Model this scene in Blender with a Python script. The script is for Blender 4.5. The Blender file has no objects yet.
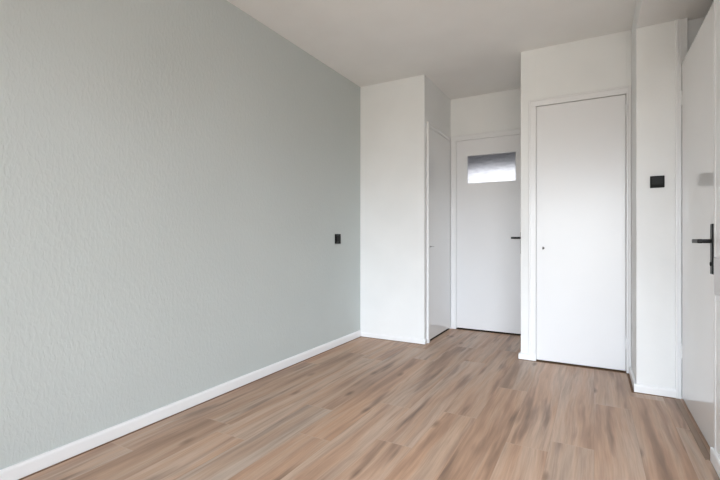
import bpy, bmesh, math, random
from mathutils import Vector, Matrix
random.seed(7)
S = bpy.context.scene
COL = S.collection

# ------------------------------------------------------------------ camera
F_PX, YAW, CY = 421.7, math.radians(29.03), 239.0
cam_d = bpy.data.cameras.new('camera')
cam_d.sensor_width = 36.0
cam_d.lens = F_PX / 720 * 36.0
cam_d.shift_y = -(240 - CY) / 720
cam_d.clip_start = 0.02
cam = bpy.data.objects.new('camera', cam_d)
cam.location = (0, 0, 1.0)
cam.rotation_euler = (math.radians(90), 0, YAW)
COL.objects.link(cam)
S.camera = cam

# ------------------------------------------------------------------ sky outside
W = bpy.data.worlds.new('sky')
S.world = W
W.use_nodes = True
nt = W.node_tree
nt.nodes.clear()
tc = nt.nodes.new('ShaderNodeTexCoord')
sp = nt.nodes.new('ShaderNodeSeparateXYZ')
rp = nt.nodes.new('ShaderNodeValToRGB')
mr = nt.nodes.new('ShaderNodeMapRange')
mr.inputs['From Min'].default_value = -1
mr.inputs['From Max'].default_value = 1
bg = nt.nodes.new('ShaderNodeBackground')
wo = nt.nodes.new('ShaderNodeOutputWorld')
nt.links.new(tc.outputs['Generated'], sp.inputs[0])
nt.links.new(sp.outputs['Z'], mr.inputs['Value'])
nt.links.new(mr.outputs[0], rp.inputs[0])
nt.links.new(rp.outputs[0], bg.inputs['Color'])
nt.links.new(bg.outputs[0], wo.inputs[0])
cr = rp.color_ramp
cr.elements[0].position = 0.0
cr.elements[0].color = (0.16, 0.15, 0.13, 1)
cr.elements[1].position = 1.0
cr.elements[1].color = (0.79, 0.86, 0.99, 1)
e = cr.elements.new(0.47); e.color = (0.27, 0.245, 0.22, 1)
e = cr.elements.new(0.54); e.color = (0.845, 0.885, 0.98, 1)
bg.inputs['Strength'].default_value = 9.0

# window opening in the front wall (behind the camera)
FY = -1.50
WX0, WX1, WZ0, WZ1 = -1.20, 2.20, 0.10, 2.05
pl = bpy.data.lights.new('window_portal', 'AREA')
pl.shape = 'RECTANGLE'
pl.size = WX1 - WX0
pl.size_y = WZ1 - WZ0
pl.cycles.is_portal = True
po = bpy.data.objects.new('window_portal', pl)
po.location = ((WX0 + WX1) / 2, FY - 0.14, (WZ0 + WZ1) / 2)
po.rotation_euler = (math.radians(90), 0, 0)      # emits towards +Y
COL.objects.link(po)
# -Z of the lamp must point to +Y
po.rotation_euler = (math.radians(90), 0, 0)

S.view_settings.view_transform = 'Standard'
S.view_settings.look = 'None'
S.view_settings.gamma = 1
S.view_settings.use_curve_mapping = False
S.view_settings.exposure = 1.25

# ------------------------------------------------------------------ node helpers
def srgb(r, g, b):
    f = lambda c: (c/255/12.92) if c/255 <= 0.04045 else ((c/255+0.055)/1.055)**2.4
    return (f(r), f(g), f(b), 1)

class NT:
    def __init__(s, name):
        s.m = bpy.data.materials.new(name); s.m.use_nodes = True
        s.t = s.m.node_tree; s.b = s.t.nodes['Principled BSDF']
        s.out = s.t.nodes['Material Output']
    def n(s, kind, **kw):
        nd = s.t.nodes.new('ShaderNode' + kind)
        for k, v in kw.items():
            if k in nd.inputs.keys() and not hasattr(nd, k): nd.inputs[k].default_value = v
            elif hasattr(nd, k): setattr(nd, k, v)
            else: nd.inputs[k].default_value = v
        return nd
    def l(s, a, b): s.t.links.new(a, b)
    def math(s, op, a, b=None, c=None):
        nd = s.t.nodes.new('ShaderNodeMath'); nd.operation = op
        for i, v in enumerate((a, b, c)):
            if v is None: continue
            if isinstance(v, (int, float)): nd.inputs[i].default_value = v
            else: s.l(v, nd.inputs[i])
        return nd.outputs[0]
    def ramp(s, fac, stops):
        r = s.t.nodes.new('ShaderNodeValToRGB'); s.l(fac, r.inputs[0])
        c = r.color_ramp
        while len(c.elements) < len(stops): c.elements.new(0.5)
        for el, (p, col) in zip(c.elements, stops): el.position = p; el.color = col
        return r.outputs[0]
    def mix(s, fac, a, b, mode='MIX'):
        nd = s.t.nodes.new('ShaderNodeMix'); nd.data_type = 'RGBA'; nd.blend_type = mode
        for i, v in ((0, fac), (6, a), (7, b)):
            if isinstance(v, (int, float)): nd.inputs[i].default_value = v
            elif isinstance(v, tuple): nd.inputs[i].default_value = v
            else: s.l(v, nd.inputs[i])
        return nd.outputs[2]

def g3(v): return (v, v, v, 1)

def plain(name, col, rough=0.5, spec=0.5, metal=0.0, coat=0.0, var=0.015, bump=0.0, scale=60, stretch=(1,1,1)):
    k = NT(name)
    tcn = k.n('TexCoord'); mp = k.n('Mapping'); mp.inputs['Scale'].default_value = stretch
    k.l(tcn.outputs['Object'], mp.inputs[0])
    nz = k.n('TexNoise'); nz.inputs['Scale'].default_value = 3.0; nz.inputs['Detail'].default_value = 3
    k.l(mp.outputs[0], nz.inputs['Vector'])
    a = tuple(max(0, c*(1-var)) for c in col[:3]) + (1,); b = tuple(min(1, c*(1+var)) for c in col[:3]) + (1,)
    k.l(k.ramp(nz.outputs['Fac'], [(0.35, a), (0.65, b)]), k.b.inputs['Base Color'])
    k.b.inputs['Roughness'].default_value = rough
    k.b.inputs['Specular IOR Level'].default_value = spec
    k.b.inputs['Metallic'].default_value = metal
    k.b.inputs['Coat Weight'].default_value = coat
    if bump:
        n2 = k.n('TexNoise'); n2.inputs['Scale'].default_value = scale; n2.inputs['Detail'].default_value = 4
        k.l(mp.outputs[0], n2.inputs['Vector'])
        bp = k.n('Bump'); bp.inputs['Distance'].default_value = bump; bp.inputs['Strength'].default_value = 1.0
        k.l(n2.outputs['Fac'], bp.inputs['Height']); k.l(bp.outputs[0], k.b.inputs['Normal'])
    return k.m

M = {}
M['white_wall'] = plain('white_wall_paint', (0.86, 0.865, 0.865), 0.75, 0.25, bump=0.0006, scale=45)
M['ceiling'] = plain('ceiling_paint', (0.90, 0.90, 0.89), 0.85, 0.2, bump=0.0006, scale=60)
M['gloss'] = plain('white_satin_lacquer', (0.86, 0.86, 0.87), 0.25, 0.5, var=0.006)
M['leaf_gloss'] = plain('pale_grey_satin_lacquer', (0.87, 0.87, 0.87), 0.13, 0.6, var=0.005)
M['door'] = plain('white_door_lacquer', (0.82, 0.82, 0.835), 0.30, 0.5, var=0.006)
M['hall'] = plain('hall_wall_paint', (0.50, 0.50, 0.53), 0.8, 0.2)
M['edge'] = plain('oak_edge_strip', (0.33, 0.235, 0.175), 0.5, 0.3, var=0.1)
M['skirting'] = plain('white_skirting_lacquer', (0.89, 0.89, 0.90), 0.30, 0.5, var=0.005)
M['black'] = plain('matt_black_plastic', (0.004, 0.004, 0.004), 0.5, 0.15, var=0.05)
M['black2'] = plain('black_plastic_insert', (0.007, 0.007, 0.007), 0.4, 0.2, var=0.05)
M['blackmetal'] = plain('black_powder_coat', (0.010, 0.0105, 0.011), 0.4, 0.25, var=0.05)
M['steel'] = plain('brushed_steel', (0.13, 0.125, 0.12), 0.45, 0.3, metal=0.5, var=0.05, stretch=(1, 1, 20))
M['plate'] = plain('painted_strike_plate', (0.72, 0.72, 0.74), 0.35, 0.5, var=0.02)
M['gap'] = plain('dark_floor_gap', (0.045, 0.032, 0.024), 0.9, 0.1, var=0.1)
M['dark_brown'] = plain('brown_edge_strip', (0.20, 0.12, 0.075), 0.8, 0.2, var=0.1)

# sage green plaster wall with a fine dragged texture
k = NT('sage_textured_plaster')
tcn = k.n('TexCoord'); mp = k.n('Mapping'); mp.inputs['Scale'].default_value = (1, 1.0, 0.45)
k.l(tcn.outputs['Object'], mp.inputs[0])
nz = k.n('TexNoise'); nz.inputs['Scale'].default_value = 1.6; nz.inputs['Detail'].default_value = 4
k.l(tcn.outputs['Object'], nz.inputs['Vector'])
k.l(k.ramp(nz.outputs['Fac'], [(0.3, (0.565, 0.605, 0.595, 1)), (0.7, (0.58, 0.62, 0.61, 1))]), k.b.inputs['Base Color'])
k.b.inputs['Roughness'].default_value = 0.55
k.b.inputs['Specular IOR Level'].default_value = 0.15
n1 = k.n('TexNoise'); n1.inputs['Scale'].default_value = 70; n1.inputs['Detail'].default_value = 3
n1.inputs['Distortion'].default_value = 0.6
n2 = k.n('TexNoise'); n2.inputs['Scale'].default_value = 22; n2.inputs['Detail'].default_value = 2
k.l(mp.outputs[0], n1.inputs['Vector']); k.l(mp.outputs[0], n2.inputs['Vector'])
h = k.math('ADD', k.ramp(n1.outputs['Fac'], [(0.42, g3(0)), (0.66, g3(1))]), k.math('MULTIPLY', n2.outputs['Fac'], 0.6))
bp = k.n('Bump'); bp.inputs['Distance'].default_value = 0.0006
k.l(h, bp.inputs['Height']); k.l(bp.outputs[0], k.b.inputs['Normal'])
M['sage'] = k.m

# oak laminate planks: UV in metres (u across the plank, v along it), attribute 'rnd' per plank
PW = 0.19
k = NT('oak_planks')
uv = k.n('UVMap'); uv.uv_map = 'UVMap'
sx = k.n('SeparateXYZ'); k.l(uv.outputs[0], sx.inputs[0])
u, v = sx.outputs[0], sx.outputs[1]
at = k.n('Attribute'); at.attribute_name = 'rnd'
r = at.outputs['Fac']
def vec(x, y, z):
    c = k.n('CombineXYZ')
    for i, q in enumerate((x, y, z)):
        if isinstance(q, (int, float)): c.inputs[i].default_value = q
        else: k.l(q, c.inputs[i])
    return c.outputs[0]
off = k.math('MULTIPLY', r, 97.0)
# slow wander of the grain
wn = k.n('TexNoise'); wn.inputs['Scale'].default_value = 1.0; wn.inputs['Detail'].default_value = 2
k.l(vec(k.math('MULTIPLY', u, 3.0), k.math('MULTIPLY', v, 1.1), off), wn.inputs['Vector'])
uw = k.math('ADD', u, k.math('MULTIPLY', k.math('SUBTRACT', wn.outputs['Fac'], 0.5), 0.07))
def grain(su, sv, detail, o=0.0, rough=0.55):
    n_ = k.n('TexNoise'); n_.inputs['Scale'].default_value = 1.0
    n_.inputs['Detail'].default_value = detail; n_.inputs['Roughness'].default_value = rough
    k.l(vec(k.math('MULTIPLY', uw, su), k.math('MULTIPLY', v, sv), k.math('ADD', off, o)), n_.inputs['Vector'])
    return n_.outputs['Fac']
broad = grain(10, 0.75, 3)
mid = grain(22, 0.8, 5, 11.3, 0.6)
fine = grain(150, 5.0, 3, 23.1)
c0 = k.ramp(broad, [(0.30, srgb(170, 143, 124)), (0.44, srgb(203, 172, 149)), (0.58, srgb(212, 190, 173)), (0.72, srgb(190, 171, 156))])
streak = k.ramp(mid, [(0.32, g3(1)), (0.46, g3(0.25)), (0.56, g3(0))])
c1 = k.mix(k.math('MULTIPLY', streak, 0.48), c0, srgb(128, 103, 88))
pale = k.ramp(mid, [(0.56, g3(0)), (0.72, g3(1))])
c1 = k.mix(k.math('MULTIPLY', pale, 0.22), c1, srgb(208, 184, 163))
c2 = k.mix(k.math('MULTIPLY', k.ramp(fine, [(0.35, g3(1)), (0.6, g3(0))]), 0.20), c1, srgb(130, 104, 86))
# greyish dark smudges
sm = k.n('TexNoise'); sm.inputs['Scale'].default_value = 1.0; sm.inputs['Detail'].default_value = 3
k.l(vec(k.math('MULTIPLY', uw, 15), k.math('MULTIPLY', v, 1.3), k.math('ADD', off, 41)), sm.inputs['Vector'])
c3 = k.mix(k.math('MULTIPLY', k.ramp(sm.outputs['Fac'], [(0.58, g3(0)), (0.74, g3(1))]), 0.75), c2, srgb(112, 94, 84))
# knots
kn = k.n('TexVoronoi'); kn.inputs['Scale'].default_value = 1.0; kn.inputs['Randomness'].default_value = 1.0
k.l(vec(k.math('MULTIPLY', uw, 5.2), k.math('MULTIPLY', v, 1.9), off), kn.inputs['Vector'])
c4 = k.mix(k.math('MULTIPLY', k.ramp(kn.outputs['Distance'], [(0.03, g3(1)), (0.13, g3(0))]), 0.65), c3, srgb(92, 72, 60))
# plank to plank tone
r2 = k.math('FRACT', k.math('MULTIPLY', r, 7.31))
tone = k.ramp(r, [(0.0, srgb(244, 240, 236)), (0.5, srgb(250, 248, 246)), (1.0, srgb(255, 255, 255))])
c5 = k.mix(1.0, c4, tone, 'MULTIPLY')
warm = k.ramp(r2, [(0.0, srgb(255, 243, 232)), (0.6, srgb(252, 247, 243)), (1.0, srgb(246, 247, 247))])
c5 = k.mix(1.0, c5, warm, 'MULTIPLY')
# bevelled joints: dark groove with a thin pale lip on the short ends
du = k.math('MINIMUM', u, k.math('SUBTRACT', PW, u))
gu = k.math('LESS_THAN', du, 0.0009)
ln = k.n('Attribute'); ln.attribute_name = 'plen'
dv = k.math('MINIMUM', v, k.math('SUBTRACT', ln.outputs['Fac'], v))
gv = k.math('LESS_THAN', dv, 0.0022)
c6 = k.mix(k.math('MULTIPLY', gu, 0.22), c5, srgb(105, 80, 64))
c6 = k.mix(k.math('MULTIPLY', gv, 0.35), c6, srgb(206, 184, 164))
k.l(c6, k.b.inputs['Base Color'])
k.b.inputs['Specular IOR Level'].default_value = 0.35
k.l(k.math('ADD', k.math('MULTIPLY', fine, 0.12), 0.38), k.b.inputs['Roughness'])
bp = k.n('Bump'); bp.inputs['Distance'].default_value = 0.0005
hh = k.math('SUBTRACT', k.math('MULTIPLY', fine, 0.35), k.math('MULTIPLY', gu, 1.0))
k.l(hh, bp.inputs['Height']); k.l(bp.outputs[0], k.b.inputs['Normal'])
M['oak'] = k.m

# clear window glass
k = NT('clear_glass')
k.t.nodes.remove(k.b)
tr = k.n('BsdfTransparent'); tr.inputs[0].default_value = (0.96, 0.98, 0.97, 1)
gl = k.n('BsdfGlossy'); gl.inputs['Roughness'].default_value = 0.02
fr = k.n('Fresnel'); fr.inputs[0].default_value = 1.45
mx = k.n('MixShader'); k.l(fr.outputs[0], mx.inputs[0]); k.l(tr.outputs[0], mx.inputs[1]); k.l(gl.outputs[0], mx.inputs[2])
k.l(mx.outputs[0], k.out.inputs[0])
M['glass'] = k.m

# rippled obscure glass of the back door
k = NT('rippled_obscure_glass')
k.b.inputs['Base Color'].default_value = (0.93, 0.93, 0.95, 1)
k.b.inputs['Transmission Weight'].default_value = 1.0
k.b.inputs['Roughness'].default_value = 0.30
k.b.inputs['IOR'].default_value = 1.3
tcn = k.n('TexCoord'); mp = k.n('Mapping'); mp.inputs['Scale'].default_value = (14, 1, 60)
k.l(tcn.outputs['Object'], mp.inputs[0])
nz = k.n('TexNoise'); nz.inputs['Scale'].default_value = 1.0; nz.inputs['Detail'].default_value = 3
k.l(mp.outputs[0], nz.inputs['Vector'])
bp = k.n('Bump'); bp.inputs['Distance'].default_value = 0.006
k.l(nz.outputs['Fac'], bp.inputs['Height']); k.l(bp.outputs[0], k.b.inputs['Normal'])
k.l(k.ramp(nz.outputs['Fac'], [(0.35, (0.74, 0.74, 0.77, 1)), (0.62, (0.98, 0.98, 1, 1))]), k.b.inputs['Base Color'])
M['obscure'] = k.m

# added glowing pane in the unseen hall, lights the back-door glass
k = NT('added_hall_glow')
k.b.inputs['Base Color'].default_value = (0.8, 0.8, 0.8, 1)
k.b.inputs['Emission Color'].default_value = (0.93, 0.95, 1.0, 1)
k.b.inputs['Emission Strength'].default_value = 0.66
M['hall_glow'] = k.m

# ------------------------------------------------------------------ mesh helpers
def box(bm, x0, x1, y0, y1, z0, z1):
    vs = [bm.verts.new(p) for p in ((x0,y0,z0),(x1,y0,z0),(x1,y1,z0),(x0,y1,z0),(x0,y0,z1),(x1,y0,z1),(x1,y1,z1),(x0,y1,z1))]
    for f in ((0,3,2,1),(4,5,6,7),(0,1,5,4),(1,2,6,5),(2,3,7,6),(3,0,4,7)):
        bm.faces.new([vs[i] for i in f])

def prism(bm, poly, axis, a0, a1):
    """extrude a 2-D outline along an axis; outline given in the other two axes in order"""
    def P(p, a):
        if axis == 'x': return (a, p[0], p[1])
        if axis == 'y': return (p[0], a, p[1])
        return (p[0], p[1], a)
    A = [bm.verts.new(P(p, a0)) for p in poly]; B = [bm.verts.new(P(p, a1)) for p in poly]
    n = len(poly)
    bm.faces.new(A[::-1]); bm.faces.new(B)
    for i in range(n): bm.faces.new((A[i], A[(i+1) % n], B[(i+1) % n], B[i]))

def cyl(bm, p, q, r, n=20, r2=None):
    p = Vector(p); q = Vector(q); d = (q - p).normalized()
    a = d.orthogonal().normalized(); b = d.cross(a)
    r2 = r if r2 is None else r2
    A = [bm.verts.new(p + r*(math.cos(2*math.pi*i/n)*a + math.sin(2*math.pi*i/n)*b)) for i in range(n)]
    B = [bm.verts.new(q + r2*(math.cos(2*math.pi*i/n)*a + math.sin(2*math.pi*i/n)*b)) for i in range(n)]
    bm.faces.new(A[::-1]); bm.faces.new(B)
    for i in range(n): bm.faces.new((A[i], A[(i+1) % n], B[(i+1) % n], B[i]))

def link(name, bm, mat, parent=None, bevel=0.0, seg=2, origin=None):
    bmesh.ops.recalc_face_normals(bm, faces=bm.faces)
    if origin is not None:
        bmesh.ops.translate(bm, verts=bm.verts, vec=-Vector(origin))
    me = bpy.data.meshes.new(name); bm.to_mesh(me); bm.free()
    me.materials.append(mat)
    o = bpy.data.objects.new(name, me); COL.objects.link(o)
    if parent is not None: o.parent = parent
    if origin is not None:
        o.location = Vector(origin) if parent is None else Vector(origin) - parent.matrix_basis.translation
    if bevel:
        b = o.modifiers.new('bevel', 'BEVEL'); b.width = bevel; b.segments = seg; b.limit_method = 'ANGLE'
        b.angle_limit = math.radians(40); b.harden_normals = False
    return o

def boxes(name, lst, mat, parent=None, bevel=0.0, origin=None, seg=2):
    bm = bmesh.new()
    for b in lst: box(bm, *b)
    return link(name, bm, mat, parent, bevel, seg, origin)

def structure(o, label=None):
    o['kind'] = 'structure'
    if label: o['label'] = label
    return o

# ------------------------------------------------------------------ dimensions (metres)
H = 2.560                # ceiling
XL = -2.10               # left wall face
YJ = 3.79; XJ = -1.405   # boxed-in cupboard left of the back door
YB = 4.625               # back wall face
XC0 = -0.535; XP = 0.242; YC = 3.73      # closet block
YP = 3.285               # face of the pillar wall right of the closet
XR = 0.47; YR = 2.42; YW = 1.60     # right wall, ends where the open door starts
XE = 1.50; XW = 2.30     # XW: right side of the wide front part; far side of the entrance recess
HS = 2.375               # dropped ceiling along the right
T = 0.12
EO0, EO1 = 0.476, 1.36   # entrance opening

# ------------------------------------------------------------------ floor
bm = bmesh.new()
uvl = bm.loops.layers.uv.new('UVMap')
rl = bm.faces.layers.float.new('rnd'); ll = bm.faces.layers.float.new('plen')
X0, X1, Y0, Y1 = XL - 0.0, XW, FY, YB + 0.02
LEN = 1.56
known = {-11: 1.22, -10: 1.645, -7: 1.75, -4: 2.37, 0: 2.93, -1: 2.285, 1: 1.62}
rr = random.Random(21)
for kx in range(int(math.floor(X0/PW)) , int(math.ceil(X1/PW))):
    xa, xb = kx*PW, (kx+1)*PW
    s = known.get(kx, rr.uniform(0, LEN))
    while s > Y0: s -= LEN
    while s < Y1:
        ya, yb = max(s, Y0), min(s+LEN, Y1)
        ca, cb = max(xa, X0), min(xb, X1)
        R_ = rr.random()
        if yb - ya > 1e-4 and cb - ca > 1e-4:
            vs = [bm.verts.new(p) for p in ((ca,ya,0),(cb,ya,0),(cb,yb,0),(ca,yb,0))]
            f = bm.faces.new(vs)
            for lp, (px, py) in zip(f.loops, ((ca,ya),(cb,ya),(cb,yb),(ca,yb))):
                lp[uvl].uv = (px - xa, py - s)
            f[rl] = R_; f[ll] = LEN
        s += LEN
me = bpy.data.meshes.new('floor')
# body under the boards
nb = len(bm.faces)
box(bm, X0, X1, Y0, Y1, -0.06, -0.001)
bm.to_mesh(me); bm.free()
me.materials.append(M['oak']); me.materials.append(M['gap'])
for i, p in enumerate(me.polygons): p.material_index = 0 if i < nb else 1
fo = bpy.data.objects.new('floor', me); COL.objects.link(fo)
structure(fo, 'oak plank floor running from the window towards the back door')

# ------------------------------------------------------------------ ceiling
structure(boxes('ceiling', [(XL - T, XW + T, FY - T, YB + T + 1.6, H, H + 0.15)], M['ceiling']))
structure(boxes('ceiling_soffit', [(XP, XE, YW, YP, HS, H), (EO0, EO1, YP, YP + 0.1, HS, H)], M['ceiling'], bevel=0.003))

# ------------------------------------------------------------------ walls
structure(boxes('wall_left', [(XL - T, XL, FY - T, YB + T, -0.06, H)], M['sage']))
# boxed-in cupboard: front face and side face with a door opening
SD0, SD1, DH = 3.900, 4.585, 2.085        # side door leaf along Y, height
structure(boxes('wall_cupboard', [
    (XL, XJ, YJ, YJ + 0.06, -0.06, H),
    (XJ - 0.05, XJ, YJ + 0.06, SD0, -0.06, H),
    (XJ - 0.05, XJ, SD1, YB, -0.06, H),
    (XJ - 0.05, XJ, SD0, SD1, DH + 0.008, H)], M['white_wall'], bevel=0.0015))
# back wall with the door opening
BD0, BD1 = -1.340, -0.580
structure(boxes('wall_back', [
    (XL, BD0 - 0.004, YB, YB + T, -0.06, H),
    (BD1 + 0.004, XE + T, YB, YB + T, -0.06, H),
    (BD0 - 0.004, BD1 + 0.004, YB, YB + T, DH + 0.008, H)], M['white_wall']))
# closet block
CD0, CD1 = -0.415, 0.210
structure(boxes('wall_closet', [
    (XC0, XC0 + 0.06, YC + 0.08, YB, -0.06, H),
    (XC0, CD0 - 0.003, YC, YC + 0.08, -0.06, H),
    (CD1 + 0.003, XP + 0.10, YC, YC + 0.08, -0.06, H),
    (CD0 - 0.003, CD1 + 0.003, YC, YC + 0.08, DH + 0.004, H)], M['white_wall'], bevel=0.0015))
# pillar wall and the wall above and beside the entrance opening
structure(boxes('wall_pillar', [
    (XP, EO0, YP, YC, -0.06, H),
    (EO1, XE + T, YP, YP + 0.1, -0.06, H)], M['white_wall'], bevel=0.002))
# right wall up to the recess
structure(boxes('wall_right', [
    (XR, XR + 0.14, YW, YR - 0.03, -0.06, H),
    (XR + 0.14, XW + T, YW, YW + 0.1, -0.06, H),
    (XW, XW + T, FY - T, YW, -0.06, H),
    (XR + 0.14, XE + T, YR - 0.12, YR - 0.03, -0.06, H),
    (XE, XE + T, YR - 0.03, YP, -0.06, H)], M['skirting'], bevel=0.002))
# front wall behind the camera, with the window opening
structure(boxes('wall_front', [
    (XL - T, WX0, FY - T, FY, -0.06, H),
    (WX1, XW, FY - T, FY, -0.06, H),
    (WX0, WX1, FY - T, FY, -0.06, WZ0),
    (WX0, WX1, FY - T, FY, WZ1, H)], M['white_wall']))

# ------------------------------------------------------------------ window behind the camera
bm = bmesh.new()
fy0, fy1 = FY - 0.10, FY - 0.04
box(bm, WX0, WX1, fy0, fy1, WZ0, WZ0 + 0.06); box(bm, WX0, WX1, fy0, fy1, WZ1 - 0.06, WZ1)
xm = (WX0 + WX1)/2
for xa in (WX0, xm - 0.03, WX1 - 0.06): box(bm, xa, xa + 0.06, fy0, fy1, WZ0 + 0.06, WZ1 - 0.06)
win = structure(link('window_1', bm, M['gloss'], bevel=0.004))
boxes('window_pane', [(WX0 + 0.055, xm - 0.025, FY - 0.075, FY - 0.069, WZ0 + 0.055, WZ1 - 0.055)], M['glass'], win)
boxes('window_pane', [(xm + 0.025, WX1 - 0.055, FY - 0.075, FY - 0.069, WZ0 + 0.055, WZ1 - 0.055)], M['glass'], win)
boxes('window_sill', [(WX0 - 0.03, WX1 + 0.03, FY - 0.04, FY + 0.12, WZ0 - 0.03, WZ0)], M['gloss'], win, bevel=0.006)

# ------------------------------------------------------------------ skirting boards
def skirt_poly(t=0.013, h=0.055):
    return [(0, 0.004), (t, 0.004), (t, h - 0.012), (t - 0.003, h - 0.004), (t - 0.008, h), (0, h)]
def skirt(name, plane, pos, a0, a1, sgn, t=0.013, h=0.055):
    bm = bmesh.new()
    poly = [(pos + sgn*p[0], p[1]) for p in skirt_poly(t, h)]
    prism(bm, poly, 'y' if plane == 'x' else 'x', a0, a1)
    return bm
def skirt_obj(name, lst):
    bm = bmesh.new()
    for plane, pos, a0, a1, sgn, t, h in lst:
        poly = [(pos + sgn*p[0], p[1]) for p in skirt_poly(t, h)]
        prism(bm, poly, 'y' if plane == 'x' else 'x', a0, a1)
    return structure(link(name, bm, M['skirting']))
skirt_obj('baseboard_left', [('x', XL, FY, YJ, 1, 0.014, 0.066)])
skirt_obj('baseboard_cupboard', [('y', YJ, XL + 0.014, XJ + 0.008, -1, 0.008, 0.048), ('x', XJ, YJ, SD0 - 0.047, 1, 0.008, 0.048)])
skirt_obj('baseboard_closet', [('y', YC, XC0 - 0.014, -0.418, -1, 0.022, 0.05), ('x', XC0, YC, YB - 0.02, -1, 0.014, 0.05)])
skirt_obj('baseboard_pillar', [('x', XP, YP, YC - 0.02, -1, 0.014, 0.055), ('y', YP, XP - 0.014, 0.448, -1, 0.014, 0.055)])
skirt_obj('baseboard_right', [('x', XR, YW, YR - 0.0, -1, 0.013, 0.066), ('y', YR, XR - 0.013, XR + 0.02, 1, 0.004, 0.066)])
# narrow brown strips: floor-edge gaps with the skirting's shadow line painted in
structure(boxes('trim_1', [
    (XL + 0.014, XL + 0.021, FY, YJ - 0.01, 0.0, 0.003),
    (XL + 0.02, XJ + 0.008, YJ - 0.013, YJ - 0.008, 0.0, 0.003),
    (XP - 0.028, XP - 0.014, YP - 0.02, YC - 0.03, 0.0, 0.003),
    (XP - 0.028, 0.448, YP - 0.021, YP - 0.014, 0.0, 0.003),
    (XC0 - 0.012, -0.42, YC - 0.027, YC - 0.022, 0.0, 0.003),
    (-0.418, 0.212, YC - 0.024, YC + 0.02, 0.0, 0.003)], M['dark_brown']),
    'thin brown strip painting the gap and shadow line where the oak floor meets the skirting')

# ------------------------------------------------------------------ door frames (stepped architraves)
def arch_y(bm, x0, x1, zt, yw, w=0.056, right=True, wr=None, z0=0.0, ztop=None):
    """architrave round an opening in a wall facing -Y at y = yw: flat board, outer bead and inner rebate bead"""
    wr = w if wr is None else wr
    def upright(xo, xi, sg):     # xo outer, xi inner
        a, b = min(xo, xi), max(xo, xi)
        box(bm, a, b, yw - 0.012, yw, z0, zt + (0.0))
        o1 = xo + sg*0.013
        box(bm, min(xo, o1), max(xo, o1), yw - 0.020, yw - 0.012, z0, zt + w)
        i1 = xi - sg*0.016
        box(bm, min(xi, i1), max(xi, i1), yw - 0.017, yw - 0.012, z0, zt)
    upright(x0 - w, x0, 1)
    if right: upright(x1 + wr, x1, -1)
    xe = x1 + (wr if right else 0)
    box(bm, x0 - w, xe, yw - 0.012, yw, zt, zt + w)
    box(bm, x0 - w + 0.013, xe - (0.013 if right else 0), yw - 0.020, yw - 0.012, zt + w - 0.013, zt + w)
    box(bm, x0 - 0.016, xe - (wr - 0.0 if right else 0), yw - 0.017, yw - 0.012, zt, zt + 0.016)

bm = bmesh.new(); arch_y(bm, CD0, CD1, DH, YC, 0.056, True, 0.030)
structure(link('trim_2', bm, M['gloss'], bevel=0.0025), 'white moulded frame around the closet door')
bm = bmesh.new(); arch_y(bm, BD0, BD1, DH, YB, 0.060, True, 0.042)
structure(link('trim_3', bm, M['gloss'], bevel=0.0025), 'white moulded frame around the back door with obscure glass')
# side cupboard frame on a wall facing +X
bm = bmesh.new()
box(bm, XJ, XJ + 0.018, SD0 - 0.046, SD0 - 0.006, 0, DH + 0.040)
box(bm, XJ, XJ + 0.005, SD0 - 0.006, SD1 + 0.02, DH + 0.002, DH + 0.040)
structure(link('trim_4', bm, M['gloss'], bevel=0.004), 'slim white frame around the side cupboard door')
# tall entrance frame up to the ceiling with transom panel
bm = bmesh.new()
box(bm, 0.448, 0.462, YP - 0.016, YP, 0, HS); box(bm, 0.462, 0.476, YP - 0.010, YP, 0, HS)
box(bm, EO0, EO0 + 0.034, YP + 0.0, YP + 0.10, 0, HS)
box(bm, EO1 - 0.034, EO1, YP + 0.0, YP + 0.10, 0, HS)
box(bm, EO1 - 0.034, EO1 + 0.03, YP - 0.014, YP, 0, HS)
box(bm, EO0 + 0.034, EO1 - 0.034, YP + 0.01, YP + 0.09, DH + 0.01, DH + 0.06)
ef = structure(link('trim_5', bm, M['gloss'], bevel=0.0025), 'tall white frame of the open door reaching the dropped ceiling')
boxes('transom_panel', [(EO0 + 0.034, EO1 - 0.034, YP + 0.035, YP + 0.055, DH + 0.06, HS)], M['door'], ef)
# corner board at the end of the right wall, with a shallow recess for the strike plate
PZ0, PZ1 = 0.755, 0.920
bm = bmesh.new()
box(bm, XR - 0.001, XR + 0.14, YR - 0.03, YR, 0.0, PZ0)
box(bm, XR - 0.001, XR + 0.14, YR - 0.03, YR, PZ1, HS)
box(bm, XR + 0.010, XR + 0.14, YR - 0.03, YR - 0.006, PZ0, PZ1)
box(bm, XR - 0.001, XR + 0.010, YR - 0.20, YR - 0.03, PZ1, PZ1 + 0.0005)
cb = structure(link('trim_6', bm, M['skirting'], bevel=0.001), 'white corner board at the end of the right wall')
sp_ = boxes('strike_plate', [(XR - 0.004, XR + 0.009, YR - 0.20, YR - 0.012, PZ0 + 0.001, PZ1 - 0.001)], M['plate'], cb, bevel=0.002)

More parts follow.
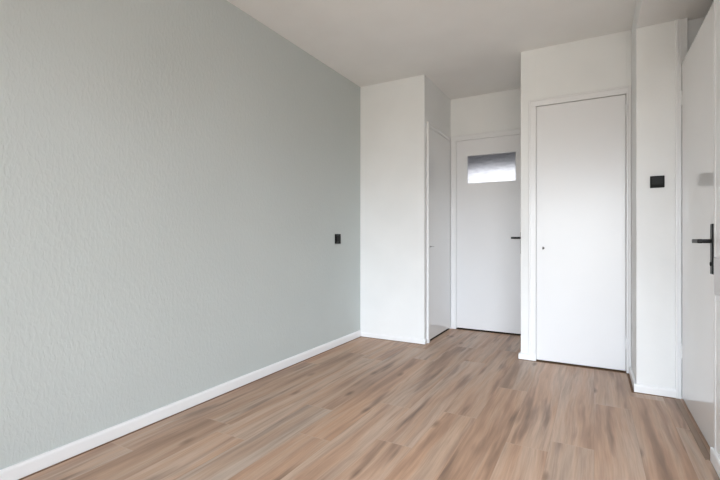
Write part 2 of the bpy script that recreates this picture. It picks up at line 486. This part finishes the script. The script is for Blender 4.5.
# ------------------------------------------------------------------ doors
# closet door, flush, leaf just inside the frame
cd = structure(boxes('door_1', [(CD0 + 0.002, CD1 - 0.003, YC - 0.010, YC + 0.028, 0.014, DH - 0.004)], M['door'], bevel=0.002),
               'flush white closet door right of the back door')
def key(name, pos, normal, parent, bow_axis):
    """small steel key in a lock: escutcheon, shank and flat bow"""
    p = Vector(pos); n = Vector(normal)
    bm = bmesh.new()
    cyl(bm, p, p + n*0.004, 0.009, 18)
    esc = link('keyhole', bm, M['steel'], parent)
    bm = bmesh.new()
    cyl(bm, p + n*0.004, p + n*0.022, 0.0028, 12)
    # flat oval ring
    up = Vector(bow_axis)
    c = p + n*0.033
    prev = None; side = n.cross(up).normalized()
    N = 20; first = None
    for i in range(N):
        a = 2*math.pi*i/N
        ring = []
        for (dr, ds) in ((-0.0022, -0.0012), (0.0022, -0.0012), (0.0022, 0.0012), (-0.0022, 0.0012)):
            q = c + (0.011 + dr)*(math.cos(a)*n) + (0.012 + dr)*(math.sin(a)*up) + side*ds
            ring.append(bm.verts.new(q))
        if prev:
            for j in range(4): bm.faces.new((prev[j], prev[(j+1) % 4], ring[(j+1) % 4], ring[j]))
        else: first = ring
        prev = ring
    for j in range(4): bm.faces.new((prev[j], prev[(j+1) % 4], first[(j+1) % 4], first[j]))
    return link('key', bm, M['steel'], esc)
key('key', (-0.360, YC - 0.010, 0.926), (0, -1, 0), cd, (0, 0, 1))
def hinge(pos, axis_len, parent, r=0.006):
    bm = bmesh.new(); x, y, z = pos
    cyl(bm, (x, y, z - axis_len/2), (x, y, z + axis_len/2), r, 14)
    cyl(bm, (x, y, z + axis_len/2), (x, y, z + axis_len/2 + 0.006), r*0.7, 14, r*0.3)
    cyl(bm, (x, y, z - axis_len/2 - 0.006), (x, y, z - axis_len/2), r*0.3, 14, r*0.7)
    return link('hinge', bm, M['gloss'], parent)
hinge((CD1 + 0.001, YC - 0.018, 1.96), 0.075, cd, 0.005)
hinge((CD1 + 0.001, YC - 0.018, 0.22), 0.075, cd, 0.005)

# side cupboard door
sd = structure(boxes('door_2', [(XJ - 0.034, XJ + 0.004, SD0, SD1, 0.018, DH)], M['leaf_gloss'], bevel=0.002),
               'flush white cupboard door left of the back door')
key('key', (XJ + 0.004, 3.925, 0.926), (1, 0, 0), sd, (0, 1, 0))
structure(boxes('trim_7', [(XJ - 0.03, XJ + 0.002, SD0, SD1, 0.0, 0.004), (BD0, BD1, YB - 0.004, YB + 0.05, 0.0, 0.004)], M['gap']),
          'dark threshold gap under the doors')

# back door with glazed light: leaf is a frame of four members round the pane
GX0, GX1, GZ0, GZ1 = -1.222, -0.706, 1.602, 1.916
by0, by1 = YB - 0.006, YB + 0.034
bd = structure(boxes('door_3', [
    (BD0 + 0.002, GX0, by0, by1, 0.018, DH - 0.002), (GX1, BD1 - 0.002, by0, by1, 0.018, DH - 0.002),
    (GX0, GX1, by0, by1, 0.018, GZ0), (GX0, GX1, by0, by1, GZ1, DH - 0.002)], M['door']),
    'white back door with a small obscure glass pane')
boxes('glass_pane', [(GX0 - 0.002, GX1 + 0.002, YB + 0.006, YB + 0.012, GZ0 - 0.002, GZ1 + 0.002)], M['obscure'], bd)
boxes('glazing_bead', [
    (GX0, GX1, YB - 0.008, YB + 0.006, GZ0, GZ0 + 0.008), (GX0, GX1, YB - 0.008, YB + 0.006, GZ1 - 0.008, GZ1),
    (GX0, GX0 + 0.008, YB - 0.008, YB + 0.006, GZ0 + 0.008, GZ1 - 0.008), (GX1 - 0.008, GX1, YB - 0.008, YB + 0.006, GZ0 + 0.008, GZ1 - 0.008)],
    M['door'], bd, bevel=0.002)
def lever_y(parent, xp, xt, y, z):
    """black lever on a tall back plate, door facing -Y; xp = spindle, xt = tip of the grip"""
    bp_ = boxes('handle_plate', [(xp - 0.019, xp + 0.019, y - 0.008, y, z - 0.165, z + 0.06)], M['blackmetal'], parent, bevel=0.003)
    bm = bmesh.new()
    cyl(bm, (xp, y - 0.008, z), (xp, y - 0.052, z), 0.009)
    box(bm, min(xp + 0.009, xt), max(xp + 0.009, xt), y - 0.060, y - 0.042, z - 0.010, z + 0.010)
    return link('door_handle', bm, M['blackmetal'], parent, bevel=0.003)
lever_y(bd, -0.645, -0.750, by0, 1.012)

# open entrance door: leaf folded back parallel to the right wall
LX0, LX1, LY0, LY1 = 0.479, 0.519, 2.432, 3.278
LT = 2.092
od = structure(boxes('door_4', [(LX0, LX1, LY0, LY1, 0.014, LT)], M['leaf_gloss'], bevel=0.002),
               'white entrance door standing open at the right edge')
HY = 2.478; HZ = 0.955
boxes('handle_plate', [(LX0 - 0.009, LX0, HY - 0.020, HY + 0.020, 0.838, 1.070)], M['blackmetal'], od, bevel=0.003)
bm = bmesh.new()
cyl(bm, (LX0 - 0.009, HY, 0.990), (LX0 - 0.050, HY, 0.990), 0.0095)
box(bm, LX0 - 0.060, LX0 - 0.040, HY - 0.0095, HY + 0.125, 0.980, 1.000)
link('door_handle', bm, M['blackmetal'], od, bevel=0.004)
bm = bmesh.new(); cyl(bm, (LX0 - 0.009, HY, 0.885), (LX0 - 0.013, HY, 0.885), 0.009)
link('lock_cylinder', bm, M['black'], od)
for hz in (1.878, 0.30):
    hinge((LX0 - 0.004, LY1 - 0.006, hz), 0.085, od, 0.007)
# oak threshold strip below the open door
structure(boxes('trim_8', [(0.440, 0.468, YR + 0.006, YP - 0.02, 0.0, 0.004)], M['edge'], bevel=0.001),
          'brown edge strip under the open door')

# ------------------------------------------------------------------ hall behind the back door and the entrance
structure(boxes('wall_hall', [
    (XL - T, -1.72, YB + T + 1.5, YB + T + 1.62, -0.06, H), (-0.80, XE + T, YB + T + 1.5, YB + T + 1.62, -0.06, H),
    (-1.72, -0.80, YB + T + 1.5, YB + T + 1.62, -0.06, 0.9), (-1.72, -0.80, YB + T + 1.5, YB + T + 1.62, 2.06, H),
    (XL - T, XL, YB + T, YB + T + 1.5, -0.06, H), (XE, XE + T, YP + 0.1, YB, -0.06, H), (XE, XE + T, YB + T, YB + T + 1.5, -0.06, H)], M['hall']))
structure(boxes('floor_hall', [(XL - T, XE + T, YB + 0.02, YB + T + 1.62, -0.06, -0.002)], M['dark_brown']))
hw = structure(boxes('added_hall_window', [(-1.72, -1.68, YB + T + 1.53, YB + T + 1.57, 0.9, 2.06), (-0.84, -0.80, YB + T + 1.53, YB + T + 1.57, 0.9, 2.06),
    (-1.68, -0.84, YB + T + 1.53, YB + T + 1.57, 0.9, 0.94), (-1.68, -0.84, YB + T + 1.53, YB + T + 1.57, 2.02, 2.06)], M['gloss']))
boxes('window_pane', [(-1.68, -0.84, YB + T + 1.545, YB + T + 1.555, 0.94, 2.02)], M['hall_glow'], hw)  # frame and glowing pane are added to brighten the door glass from behind

# ------------------------------------------------------------------ wall fittings
def fitting(name, loc, label, cat):
    o = bpy.data.objects.new(name, None); COL.objects.link(o)
    o.location = loc; o['label'] = label; o['category'] = cat
    o.empty_display_size = 0.05
    bpy.context.view_layer.update()
    return o
def child(name, parent, lst, mat, bevel):
    L = parent.location
    return boxes(name, [(a - L.x, b - L.x, c - L.y, d - L.y, e_ - L.z, f - L.z) for a, b, c, d, e_, f in lst], mat, parent, bevel)
# socket on the sage wall
s = fitting('wall_switch', (XL, 3.347, 0.956), 'small black switch plate on the sage green left wall', 'switch')
y0, y1, z0, z1 = 3.302, 3.392, 0.956, 1.046
child('switch_frame', s, [(XL, XL + 0.010, y0, y1, z0, z0 + 0.014), (XL, XL + 0.010, y0, y1, z1 - 0.014, z1),
      (XL, XL + 0.010, y0, y0 + 0.014, z0 + 0.014, z1 - 0.014), (XL, XL + 0.010, y1 - 0.014, y1, z0 + 0.014, z1 - 0.014)], M['black'], 0.0015)
child('rocker', s, [(XL, XL + 0.013, y0 + 0.015, (y0+y1)/2 - 0.0006, z0 + 0.015, z1 - 0.015)], M['black2'], 0.001)
child('rocker', s, [(XL, XL + 0.013, (y0+y1)/2 + 0.0006, y1 - 0.015, z0 + 0.015, z1 - 0.015)], M['black2'], 0.001)
# wall control on the pillar
s = fitting('wall_thermostat', (0.353, YP, 1.328), 'square black wall control on the white pillar beside the open door', 'thermostat')
x0, x1, z0, z1 = 0.315, 0.391, 1.328, 1.403
child('housing', s, [(x0, x1, YP - 0.016, YP, z0, z1)], M['black'], 0.003)
child('display', s, [(x0 + 0.008, x1 - 0.008, YP - 0.0172, YP - 0.016, z0 + 0.020, z1 - 0.008)], M['black2'], 0.0005)
child('button_strip', s, [(x0 + 0.008, x1 - 0.008, YP - 0.0175, YP - 0.016, z0 + 0.005, z0 + 0.014)], M['black'], 0.0005)
